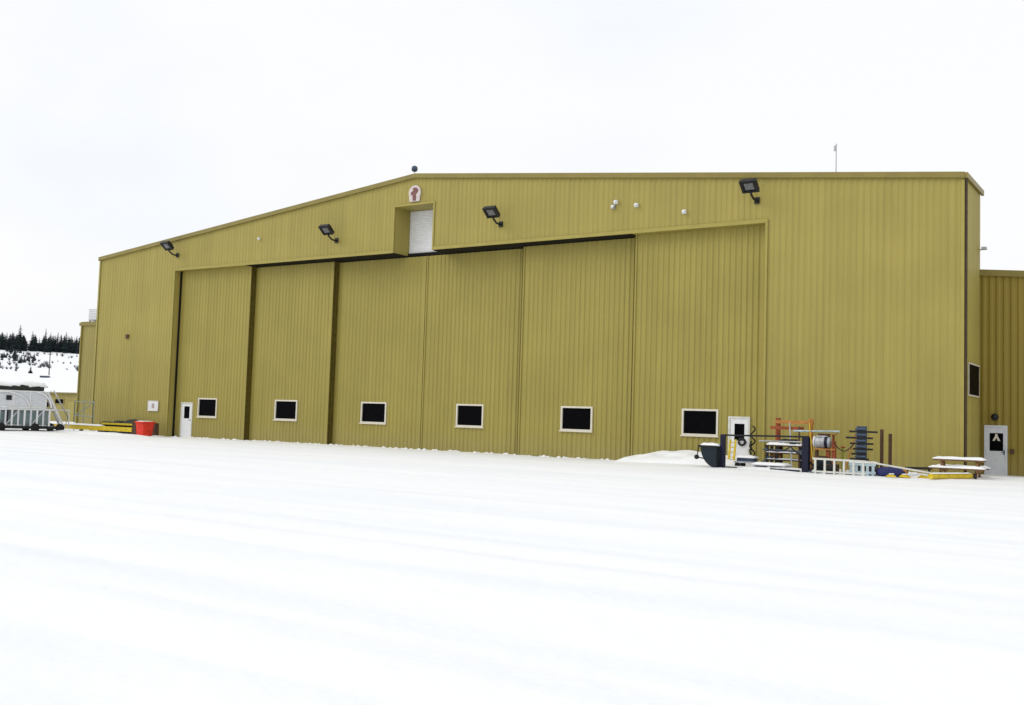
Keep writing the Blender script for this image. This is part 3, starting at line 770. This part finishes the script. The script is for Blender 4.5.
# yellow boom on the ground in front of it
def boom(name, label, p, q_, r_, cat):
    d = Vector(q_) - Vector(p); t = thing(name, label, cat, p, math.atan2(d.y, d.x)); L = d.length
    return t, L
t, L = boom('tow_bar', 'yellow tow bar lying in the snow before the picnic table', (55.68, -4.35, .12), (56.62, -2.05, .12), .1, 'tow bar')
MB().tube([(0, 0, 0), (.15, 0, .0), (L - .15, 0, 0), (L, 0, 0)], .1, 10).build('tube', 'yellow', t)
MB().box(L, L + .25, -.06, .06, -.08, .08).build('coupling', 'black', t)
MB().snow_cap(.1, L - .1, -.05, .05, .085, .05, 51, 18, 2).build('snow_cap', 'snow', t)

# loose lengths, hoses and straps among the racks
for k, (p, q_, r_, m_, lb) in enumerate((
        ((50.05, -2.55, .02), (49.75, -2.0, 1.95), .028, 'galv', 'thin galvanised conduit leaning against the orange rack'),
        ((50.35, -2.6, .02), (50.15, -2.0, 1.75), .035, 'rust', 'rusty pipe length leaning inside the orange rack'),
        ((48.75, -2.75, 1.12), (50.75, -2.65, 1.14), .03, 'galv', 'long grey pipe lying along the top of the shelf stand'),
        ((48.9, -2.7, .78), (50.6, -2.75, .76), .035, 'bluegrey', 'blue-grey pipe resting on the middle shelf of the stand'),
        ((52.2, -2.75, .02), (52.35, -1.9, 1.5), .025, 'orange', 'thin orange rod leaning left of the arm rack'),
        ((53.0, -3.1, .06), (54.9, -2.9, .10), .04, 'lgrey', 'pale pipe on the snow behind the blue tarp'))):
    tag(MB().tube([p, q_], r_, 8).build('steel_pipe', m_), lb, 'pipe')
def hang(name, pts, r_, m_, lb, cat):
    P_ = []
    for i in range(len(pts) - 1):
        a, b = Vector(pts[i]), Vector(pts[i + 1])
        for k in range(7):
            f_ = k / 7; v_ = a.lerp(b, f_); v_.z -= .5 * f_ * (1 - f_) * (b - a).length; v_.z = max(v_.z, .04); P_.append(v_)
    P_.append(Vector(pts[-1]))
    tag(MB().tube(P_, r_, 6).build(name, m_), lb, cat)
hang('hose', [(49.0, -2.85, .95), (49.5, -2.95, .75), (50.1, -2.9, .95), (50.7, -2.9, .6)], .028, 'black', 'black hose drooping across the shelf stand', 'hose')
hang('strap', [(50.6, -2.1, 1.9), (50.75, -2.35, 1.2), (50.9, -2.6, .5)], .022, 'yellow', 'yellow strap hanging from the orange rack', 'strap')
hang('cable', [(51.75, -2.75, 1.2), (52.2, -2.85, .85), (52.55, -2.75, 1.16)], .022, 'black', 'black cable looped between the silver drum and arm rack', 'cable')
hang('hose', [(51.3, -4.3, .06), (51.9, -4.55, .1), (52.5, -4.35, .08), (53.2, -4.45, .06)], .03, 'bluegrey', 'blue-grey hose lying in snow behind the white railing', 'hose')
# snow lumps and crust along the foot of the doors and walls
rg = random.Random(12); q = MB(); q.smooth = True
def lump(x, y, z, r_):
    vs = [(x, y, z + r_ * .75)]; fs = []; n = 7; rr = [rg.uniform(.7, 1.25) for _ in range(n)]
    for ring, (cr_, cz) in enumerate(((.6, .55), (1., .1), (1.05, -.6))):
        for k in range(n):
            a = 2 * math.pi * k / n; vs.append((x + 1.5 * r_ * cr_ * rr[k] * math.cos(a), y + r_ * cr_ * rr[k] * math.sin(a), z + r_ * cz * .75))
    for k in range(n): fs.append((0, 1 + k, 1 + (k + 1) % n))
    for g_ in range(2):
        for k in range(n):
            a, b = 1 + g_ * n + k, 1 + g_ * n + (k + 1) % n; fs.append((a, a + n, b + n, b))
    q.add(vs, fs)
for k in range(300):
    x = rg.uniform(-2, 56); c_ = mnoise.noise((x * .5, 3., 1.)) + .3
    if rg.random() > .35 + c_: continue
    i_ = int((x - OL) // PW); yf = deps[i_] - .1 if OL < x < OR else -.08
    lump(x, yf - abs(rg.gauss(0, .22)), gh(x, yf) + .0, rg.uniform(.03, .10))
lo = q.build('snow_lumps', 'snow'); tag(lo, 'crusty snow lumps along the foot of doors and walls', 'snow'); lo['kind'] = 'stuff'

# ---------------------------------------------------------------- left end
t, L = boom('tow_boom', 'long low yellow boom topped with snow along the far left wall', (-1.2, -2.0, .0), (7.35, -2.0, 0), .1, 'boom')
MB().box(0, L, -.14, .14, .12, .40).build('beam', 'yellow', t)
MB().snow_cap(0, L * .62, -.14, .14, .40, .1, 61, 40, 3).build('snow_cap', 'snow', t)
for x in (3.1, 5.6, 8.0): MB().box(x - .08, x + .08, -.1, .1, -.1, .118).build('leg', 'black', t)
MB().box(L, L + .3, -.1, .1, .15, .34).build('coupling', 'rust', t)
q = thing('boom_trailer', 'second shorter yellow boom with rusty end beside the red tub', 'boom', (3.0, -1.2, 0))
MB().box(0, 5.0, -.1, .1, .5, .62).build('beam', 'yellow', q)
for x in (.4, 2.4, 4.5): MB().box(x - .06, x + .06, -.06, .06, -.1, .498).build('leg', 'black', q)
MB().box(4.3, 5.3, .12, .4, -.05, .72).build('counterweight', 'rust', q)
for k, (x, l_, h_, lb) in enumerate(((2.9, .7, .7, 'small dark tarpaulin bundle at the far left of the row'), (4.2, .9, .78, 'middle dark tarpaulin bundle behind the yellow boom'), (5.6, 1.2, .9, 'biggest dark tarpaulin bundle, nearest the red tub'), )):
    mb = MB(); mb.smooth = True; vs = []; fs = []
    for i in range(9):
        for j in range(14):
            ph = i / 8 * math.pi / 2; a_ = j / 14 * 2 * math.pi
            rr = 1 + .25 * mnoise.noise((math.cos(a_) * 2 + k * 5, math.sin(a_) * 2, ph * 2))
            vs.append((l_ * math.cos(ph) ** .6 * math.cos(a_) * rr, .5 * math.cos(ph) ** .6 * math.sin(a_) * rr, h_ * math.sin(ph) * (.85 + .2 * rr) - .05))
    for i in range(8):
        for j in range(14): fs.append((i * 14 + j, i * 14 + (j + 1) % 14, (i + 1) * 14 + (j + 1) % 14, (i + 1) * 14 + j))
    mb.add(vs, fs)
    tag(mb.build('covered_bundle', 'tarp', None, (x, -.75, 0)), lb, 'bundle', 'dark bundles along the left wall')
# red tub
t = thing('red_tub', 'bright red tapered plastic tub topped with snow by the wall', 'tub', (9.82, -3.0, 0))
MB().prism([(-.28, -.05), (.28, -.05), (.38, .82), (-.38, .82)], lambda u, v, t: (u, t * (.78 + .2 * v), v), -.42, .42).build('bin', 'red', t)
q = MB(); q.box(-.42, .42, -.47, -.40, .76, .84); q.box(-.42, .42, .40, .47, .76, .84); q.box(-.42, -.35, -.40, .40, .76, .84); q.box(.35, .42, -.40, .40, .76, .84); q.build('rim', 'red', t)
MB().snow_cap(-.36, .36, -.40, .40, .822, .05, 71, 8, 5, 0).build('snow_cap', 'snow', t)
q = MB().box(-.25, .25, -.25, .25, -.05, .75); q.box(-.28, .28, -.28, .28, .752, .8)
tag(q.build('steel_drum_box', 'rust', None, (8.75, -2.7, 0)), 'rusty dark box standing left of the red tub', 'box')
# thin tubular frame by the annex corner
t = thing('scaffold_frame', 'thin grey scaffold frame in front of the left annex corner', 'scaffold', (.45, -1.6, 0))
for sx in (0, 1.0, 2.1):
    MB().tube([(sx, 0, -.1), (sx, 0, 2.05)], .025, 6).build('post', 'teal', t)
for z in (1.0, 1.95): MB().tube([(0, 0, z), (2.1, 0, z)], .03, 6).build('rail', 'teal', t)
MB().tube([(0, .02, 1.0), (2.1, .02, 1.95)], .025, 6).build('brace', 'teal', t)

# grey maintenance platform at the left edge (local x runs to the right in the photograph)
PX, PY_ = 2.35, -4.2
t = thing('work_platform', 'large grey wheeled aircraft work platform with snow on its roof', 'work platform', (PX, PY_, 0), math.atan2(.95, .31))
Lp = 6.4; D = 2.4                                  # extends to -x, depth to +y
def pl(mb, x0, x1, y0, y1, z0, z1): mb.box(x0, x1, y0, y1, z0, z1); return mb
pl(MB(), -Lp, -.6, .06, D, 1.5, 2.45).build('upper_panel', 'lgrey', t)
q = MB()
for k in range(7): q.box(-Lp + k * .96, -Lp + k * .96 + .06, .02, .058, 1.5, 2.45)
q.box(-Lp, -.6, .0, .058, 1.42, 1.49); q.box(-Lp, -.6, .0, .058, 2.452, 2.52)
q.build('panel_rib', 'white', t)
# curved cover arcs
q = MB(); q.tube([(-3.1 + 1.5 * math.cos(a_ * math.pi / 10), -.02, 1.48 + .95 * math.sin(a_ * math.pi / 10)) for a_ in range(11)], .05, 6)
q.tube([(-1.2 + .9 * math.cos(a_ * math.pi / 20), -.02, 1.48 + .95 * math.sin(a_ * math.pi / 20)) for a_ in range(11)], .06, 6); q.build('hoop', 'white', t)
MB().box(-2.98, -2.66, .02, .056, 1.9, 2.2).build('opening', 'black', t)
pl(MB(), -Lp, .0, -.05, D + .05, 1.3, 1.41).build('deck', 'lgrey', t)
for k in range(17):
    x = -Lp + .1 + k * .37
    MB().bar((x, .0, .3), (x, .0, 1.3), .10, .10).build('post', 'lgrey' if k % 2 else 'white', t)
for k in range(4):
    x = -Lp + .5 + k * 1.48; MB().bar((x, .09, .32), (x + .74, .09, 1.28), .06, .06).build('brace', 'lgrey', t)
pl(MB(), -Lp, -.3, .25, .35, .35, 1.28).build('lower_panel', 'teal', t)
MB().box(-2.95, -2.78, .1, .24, .35, 1.28).build('gap_cover', 'black', t)
pl(MB(), -Lp, .35, -.05, D, .12, .3).build('chassis', 'black', t)
for x in (-5.4, -3.2, -1.2, .3):
    for y in (-.02, D - .1):
        wl = MB().lathe([(.05, -.09), (.24, -.09), (.27, -.04), (.27, .04), (.24, .09), (.05, .09)], 16, (x, y, .2), Matrix.Rotation(R(90), 3, 'X')).build('wheel', 'rubber', t)
# ladder sloping down at the right end
st = MB(); st.bar((-.55, -.03, 2.45), (.55, -.03, .2), .09, .12).bar((-.55, .75, 2.45), (.55, .75, .2), .09, .12)
for k in range(7): f_ = (k + .5) / 7; st.bar((-.55 + 1.1 * f_, .0, 2.45 - 2.25 * f_), (-.55 + 1.1 * f_, .72, 2.45 - 2.25 * f_), .16, .03)
st.build('stairs', 'lgrey', t)
q = MB(); q.tube([(-.55, -.03, 2.45), (-.2, -.03, 2.6), (.75, -.03, .9), (.6, -.03, .25)], .04, 6); q.build('handrail', 'lgrey', t)
q = MB(); q.bar((.1, .3, 1.35), (.95, .3, 1.35), .1, .08).bar((.9, .3, 1.3), (.9, .3, .2), .06); q.build('outrigger', 'lgrey', t)
q = MB()
for k in range(24):
    x = -Lp + .12 + k * .235; hh = .2 + .3 * abs(mnoise.noise((k * 1.7, 2, 5))); q.box(x - .12, x + .115, .1, D - .1, 2.53, 2.56 + hh)
q.build('roof_tarp', 'tarp', t)
MB().snow_cap(-Lp, -.55, .2, D - .12, 2.74, .34, 81, 36, 6).build('snow_cap', 'snow', t)

# ---------------------------------------------------------------- behind, on the left
t = thing('low_building', 'low olive-tan building with a snow-covered roof behind the work platform', 'building', (-44.5, 20, gh(-40, 20)))
b = MB()
ribbed(b, 0, 14.2, -.3, 2.85, lambda u, o, z: (u, -o, z)); b.box(.01, 14.19, .01, 9, -.3, 2.84); b.build('wall', 'annex_pale', t)
MB().box(-.3, 14.4, -.35, 9.2, 2.86, 3.0).build('roof', 'roof_trim', t)
MB().snow_cap(-.3, 14.4, -.35, 9.2, 3.0, .22, 91, 30, 8).build('snow_cap', 'snow', t)
for x0, x1, z0, z1 in ((8.95, 10.4, 1.85, 2.3), (6.6, 7.9, 1.45, 1.95), (3.0, 4.3, 1.45, 2.2)):
    f_ = MB(); f_.box(x0 - .08, x1 + .08, -.08, -.044, z0 - .08, z0); f_.box(x0 - .08, x1 + .08, -.08, -.044, z1, z1 + .08); f_.box(x0 - .08, x0, -.08, -.044, z0, z1); f_.box(x1, x1 + .08, -.08, -.044, z0, z1)
    fo = f_.build('window', 'annex_pale', t); MB().box(x0, x1, -.06, -.046, z0, z1).build('pane', 'glass', fo)
MB().box(11.3, 12.3, -.08, -.045, -.2, 2.1).build('door', 'trim', t)

# utility pole and small store on the slope
def on_hill(px, d):  # bearing along the visible slope, distance from the vantage
    x = -393.5 + .763 * px - CAM.x; y = 263.58; k = d / math.hypot(x, y); return CAM.x + x * k, CAM.y + y * k
x, y = on_hill(51.5, 345)
t = thing('utility_pole', 'dark wooden utility pole standing on the snowy slope', 'utility pole', (x, y, gh(x, y)))
MB().tube([(0, 0, -1), (0, 0, 7.6)], .17, 8, .11).build('pole', 'bark', t); MB().bar((-.8, -.3, 7.0), (.8, .3, 7.0), .14).build('crossarm', 'bark', t)
q = MB()
for s_ in (-.7, 0.2, .7): q.tube([(s_, s_ * .375, 7.07), (s_, s_ * .375, 7.3)], .06, 6)
q.build('insulator', 'galv', t)
x, y = on_hill(47.5, 342)
t = thing('storage_shed', 'low blue-grey shed at the foot of the utility pole', 'shed', (x, y, gh(x, y)), R(-58))
MB().box(-1.5, 1.3, -.9, .9, -.5, .5).build('wall', 'bluegrey', t); MB().prism([(-1.6, .5), (1.4, .5), (-.1, .85)], lambda u, v, t: (u, t, v), -1, 1).build('roof', 'snow', t)

# conifers
def conifer_meshes(seed, H, rad, needle, levels=15, top_sharp=1.):
    rng = random.Random(seed)
    tr = MB(); tr.tube([(0, 0, -.8), (.05, 0, H * .5), (0, 0, H * .97)], .02 * H, 6, .004 * H)
    cr = MB()
    for k in range(levels):
        f = k / (levels - 1); z = H * (.10 + .88 * f); rr = rad * (1 - f) ** (.8 * top_sharp) * rng.uniform(.75, 1.15) + .12
        nb = max(4, int(9 * (1 - f) + 4))
        for j in range(nb):
            if rng.random() < .1: continue
            a = 2 * math.pi * (j + rng.uniform(-.4, .4)) / nb; L = rr * rng.uniform(.65, 1.15)
            dr = -L * rng.uniform(.15, .45)
            c, s_ = math.cos(a), math.sin(a); wd = .16 * L + .10
            for m_ in range(3):
                u0 = m_ * .3; u1 = min(1, u0 + .45); zz = rng.uniform(-.12, .12); ww = wd * rng.uniform(.8, 1.5) * (1.2 - .5 * u0)
                P = lambda u, w_, dzz: (c * L * u - s_ * w_, s_ * L * u + c * w_, z + dr * u * u + dzz + zz)
                mid = (u0 + u1) / 2
                vs = [P(u0, 0, .05), P(mid, ww, -.08 * L), P(u1, 0, -.02), P(mid, -ww, -.08 * L), P(mid, 0, .10 * L + .05), P(mid, 0, -.22 * L)]
                cr.add(vs, [(0, 1, 4), (1, 2, 4), (2, 3, 4), (3, 0, 4), (0, 5, 1), (1, 5, 2), (2, 5, 3), (3, 5, 0)])
    return tr, cr, needle
protos = []
def make_tree(i, specs=((1, 10, 1.7, 'needle', 16, 1.), (2, 10, 2.3, 'needle', 15, .9), (3, 10, 1.35, 'needle2', 17, 1.), (4, 10, 2.7, 'needle2', 13, .75), (5, 10, 1.9, 'needle', 15, 1.1))):
    tr, cr, nd = conifer_meshes(*specs[i][:3], specs[i][3], specs[i][4], specs[i][5])
    t = thing('spruce_tree', '', 'tree', (0, 0, 0), 0, 'trees along the hill crest')
    tr.build('trunk', 'bark', t); cr.build('crown', nd, t)
    return t
protos = [make_tree(i) for i in range(5)]
used = [False] * 5
def place_tree(kind, px, d, Hm, label, wide=1., grp='trees along the hill crest'):
    x, y = on_hill(px, d); z = gh(x, y) - .4
    s_ = Hm / 10; sc = (s_ * wide, s_ * wide, s_)
    if not used[kind]:
        o = protos[kind]; used[kind] = True; o.location = (x, y, z); o.scale = sc; o.rotation_euler.z = random.uniform(0, 6)
        o['label'] = label
    else: o = copy_thing(protos[kind], (x, y, z), random.uniform(0, 6), label, sc)
    o['group'] = grp
    return o
rnd = random.Random(3)
LB = 'dark conifer in the dense treeline along the snowy hill crest'
front = [(-3, 343, 0), (1, 342, 0), (5, 348, 3), (8, 346, 1), (11, 347, 3), (14, 346, 1), (17, 343, 1), (20, 335, 0), (23, 343, 1), (26, 347, 3),
         (33, 340, 4), (35, 344, 1), (40, 349, 3), (43, 347, 1), (46, 336, 2), (48.5, 344, 1), (51, 340, 2), (54, 346, 1), (58, 339, 2), (61, 345, 1), (64, 342, 0),
         (66, 338, 0), (69, 343, 1), (72, 345, 3), (75, 345, 1), (78, 347, 3), (81, 346, 1), (84, 345, 0), (88, 343, 1)]
spec = {20: ('tallest pointed spruce at the left of the crest', 1.25), 46: ('slim tall spruce left of the utility pole on the crest', .8), 33: ('rounded dark spruce standing apart beside a gap in the crest treeline', 1.3),
        66: ('tall pointed spruce nearest the hangar on the crest', 1.)}
for px, ty, kd in front:
    lb, wd = spec.get(px, (LB, 1.15))
    place_tree(kd, px, 517 + rnd.uniform(-4, 4), (357.5 - ty) * .53, lb, wd)
for k in range(110):                                # the dense mass behind
    px = rnd.uniform(-16, 92)
    if 28 < px < 31 or 37 < px < 40: continue
    place_tree(rnd.choice((0, 1, 1, 3, 4)), px, 524 + rnd.uniform(0, 22), rnd.uniform(5.4, 7.8), LB, rnd.uniform(1.1, 1.5))
SL = 'small dark conifer scattered on the snowy slope below the crest'
for k in range(46):
    px = rnd.uniform(-6, 38) if k < 36 else rnd.uniform(38, 80)
    place_tree(rnd.choice((1, 3, 4)), px, rnd.uniform(425, 508), rnd.uniform(1.6, 3.8) * (1 if k < 36 else .45), SL, 1.2, 'small trees on the hill slope')
def shrub():
    t = thing('bare_shrub', 'bare grey shrub poking through the snowy hillside', 'shrub', (0, 0, 0), 0, 'bare shrubs on the hill slope')
    rg = random.Random(5); q = MB()
    for k in range(26):
        a = rg.uniform(0, 6.28); L = rg.uniform(.5, 1.1); sp = rg.uniform(.1, .8)
        q.tube([(0, 0, -.4), (math.cos(a) * sp * .4, math.sin(a) * sp * .4, L * .5), (math.cos(a) * sp, math.sin(a) * sp, L)], .05, 4, .02)
    q.build('stems', 'shrub', t)
    return t
sb = shrub()
for k in range(70):
    px = rnd.uniform(-4, 44) if k < 52 else rnd.uniform(44, 82)
    x, y = on_hill(px, rnd.uniform(380, 505)); k_ = rnd.uniform(.5, 1.3)
    if k == 0: sb.location = (x, y, gh(x, y)); sb.scale = (k_ * 1.4, k_ * 1.4, k_)
    else: copy_thing(sb, (x, y, gh(x, y)), rnd.uniform(0, 6), None, (k_ * 1.4, k_ * 1.4, k_))
place_tree(1, 33, 365, 2.8, 'small dark spruce alone on the lower slope left of the pole', 1.2, 'small trees on the hill slope')
place_tree(2, 18, 375, 3., 'thin spruce on the lower slope above the work platform', 1.2, 'small trees on the hill slope')

# ---------------------------------------------------------------- light, sky, camera
wd = bpy.data.worlds.new('World'); S.world = wd; wd.use_nodes = True
N, L_ = wd.node_tree.nodes, wd.node_tree.links
bg = N['Background']; bg.inputs['Strength'].default_value = .1
sky = N.new('ShaderNodeTexSky'); sky.sky_type = 'NISHITA'; sky.sun_disc = False
SUN_EL, SUN_AZ = R(36), R(228)          # azimuth measured clockwise from +Y: behind the camera, a little left of the hangar's axis
sky.sun_elevation = SUN_EL; sky.sun_rotation = SUN_AZ; sky.air_density = 1.6; sky.dust_density = 4
tc = N.new('ShaderNodeTexCoord')
mp = N.new('ShaderNodeMapping'); mp.inputs['Scale'].default_value = (1, 1, 2.2); L_.new(tc.outputs['Generated'], mp.inputs['Vector'])
nz = N.new('ShaderNodeTexNoise'); nz.inputs['Scale'].default_value = 1.7; nz.inputs['Detail'].default_value = 5; nz.inputs['Roughness'].default_value = .5
L_.new(mp.outputs[0], nz.inputs['Vector'])
cr = N.new('ShaderNodeValToRGB'); ce = cr.color_ramp.elements
ce[0].position = .38; ce[0].color = (.88, .925, .985, 1); ce[1].position = .58; ce[1].color = (.99, .99, 1, 1)
L_.new(nz.outputs['Fac'], cr.inputs['Fac'])
sc = N.new('ShaderNodeVectorMath'); sc.operation = 'SCALE'; sc.inputs['Scale'].default_value = 10.5
L_.new(cr.outputs['Color'], sc.inputs[0])
mx = N.new('ShaderNodeMix'); mx.data_type = 'RGBA'; mx.inputs['Factor'].default_value = .93     # solid cloud deck over the clear sky
L_.new(sky.outputs['Color'], mx.inputs[6]); L_.new(sc.outputs[0], mx.inputs[7])
L_.new(mx.outputs[2], bg.inputs['Color'])

sun = bpy.data.lights.new('sun', 'SUN'); sun.energy = .85; sun.angle = R(30); sun.color = (1, .96, .9)
so = bpy.data.objects.new('sun', sun); COL.objects.link(so)
dv = Vector((math.sin(SUN_AZ) * math.cos(SUN_EL), math.cos(SUN_AZ) * math.cos(SUN_EL), math.sin(SUN_EL)))
so.rotation_euler = dv.to_track_quat('Z', 'Y').to_euler(); so.location = (20, -60, 60)

cam = bpy.data.cameras.new('camera'); co = bpy.data.objects.new('camera', cam); COL.objects.link(co)
rx, ux, fx = Vector((.83228145, .55345073, .03162066)), Vector((.00953253, -.07132061, .99740789)), Vector((-.55427133, .82982267, .06463461))
mw = Matrix((rx, ux, -fx)).transposed().to_4x4(); mw.translation = CAM
co.matrix_world = mw
cam.sensor_fit = 'HORIZONTAL'; cam.sensor_width = 36; cam.lens = 36 * 1036.473 / 1024
cam.clip_start = .1; cam.clip_end = 8000
S.camera = co
S.view_settings.view_transform = 'Standard'; S.view_settings.look = 'None'; S.view_settings.exposure = 0; S.view_settings.gamma = 1
S.view_settings.use_curve_mapping = False
S.render.resolution_x = 1024; S.render.resolution_y = 705
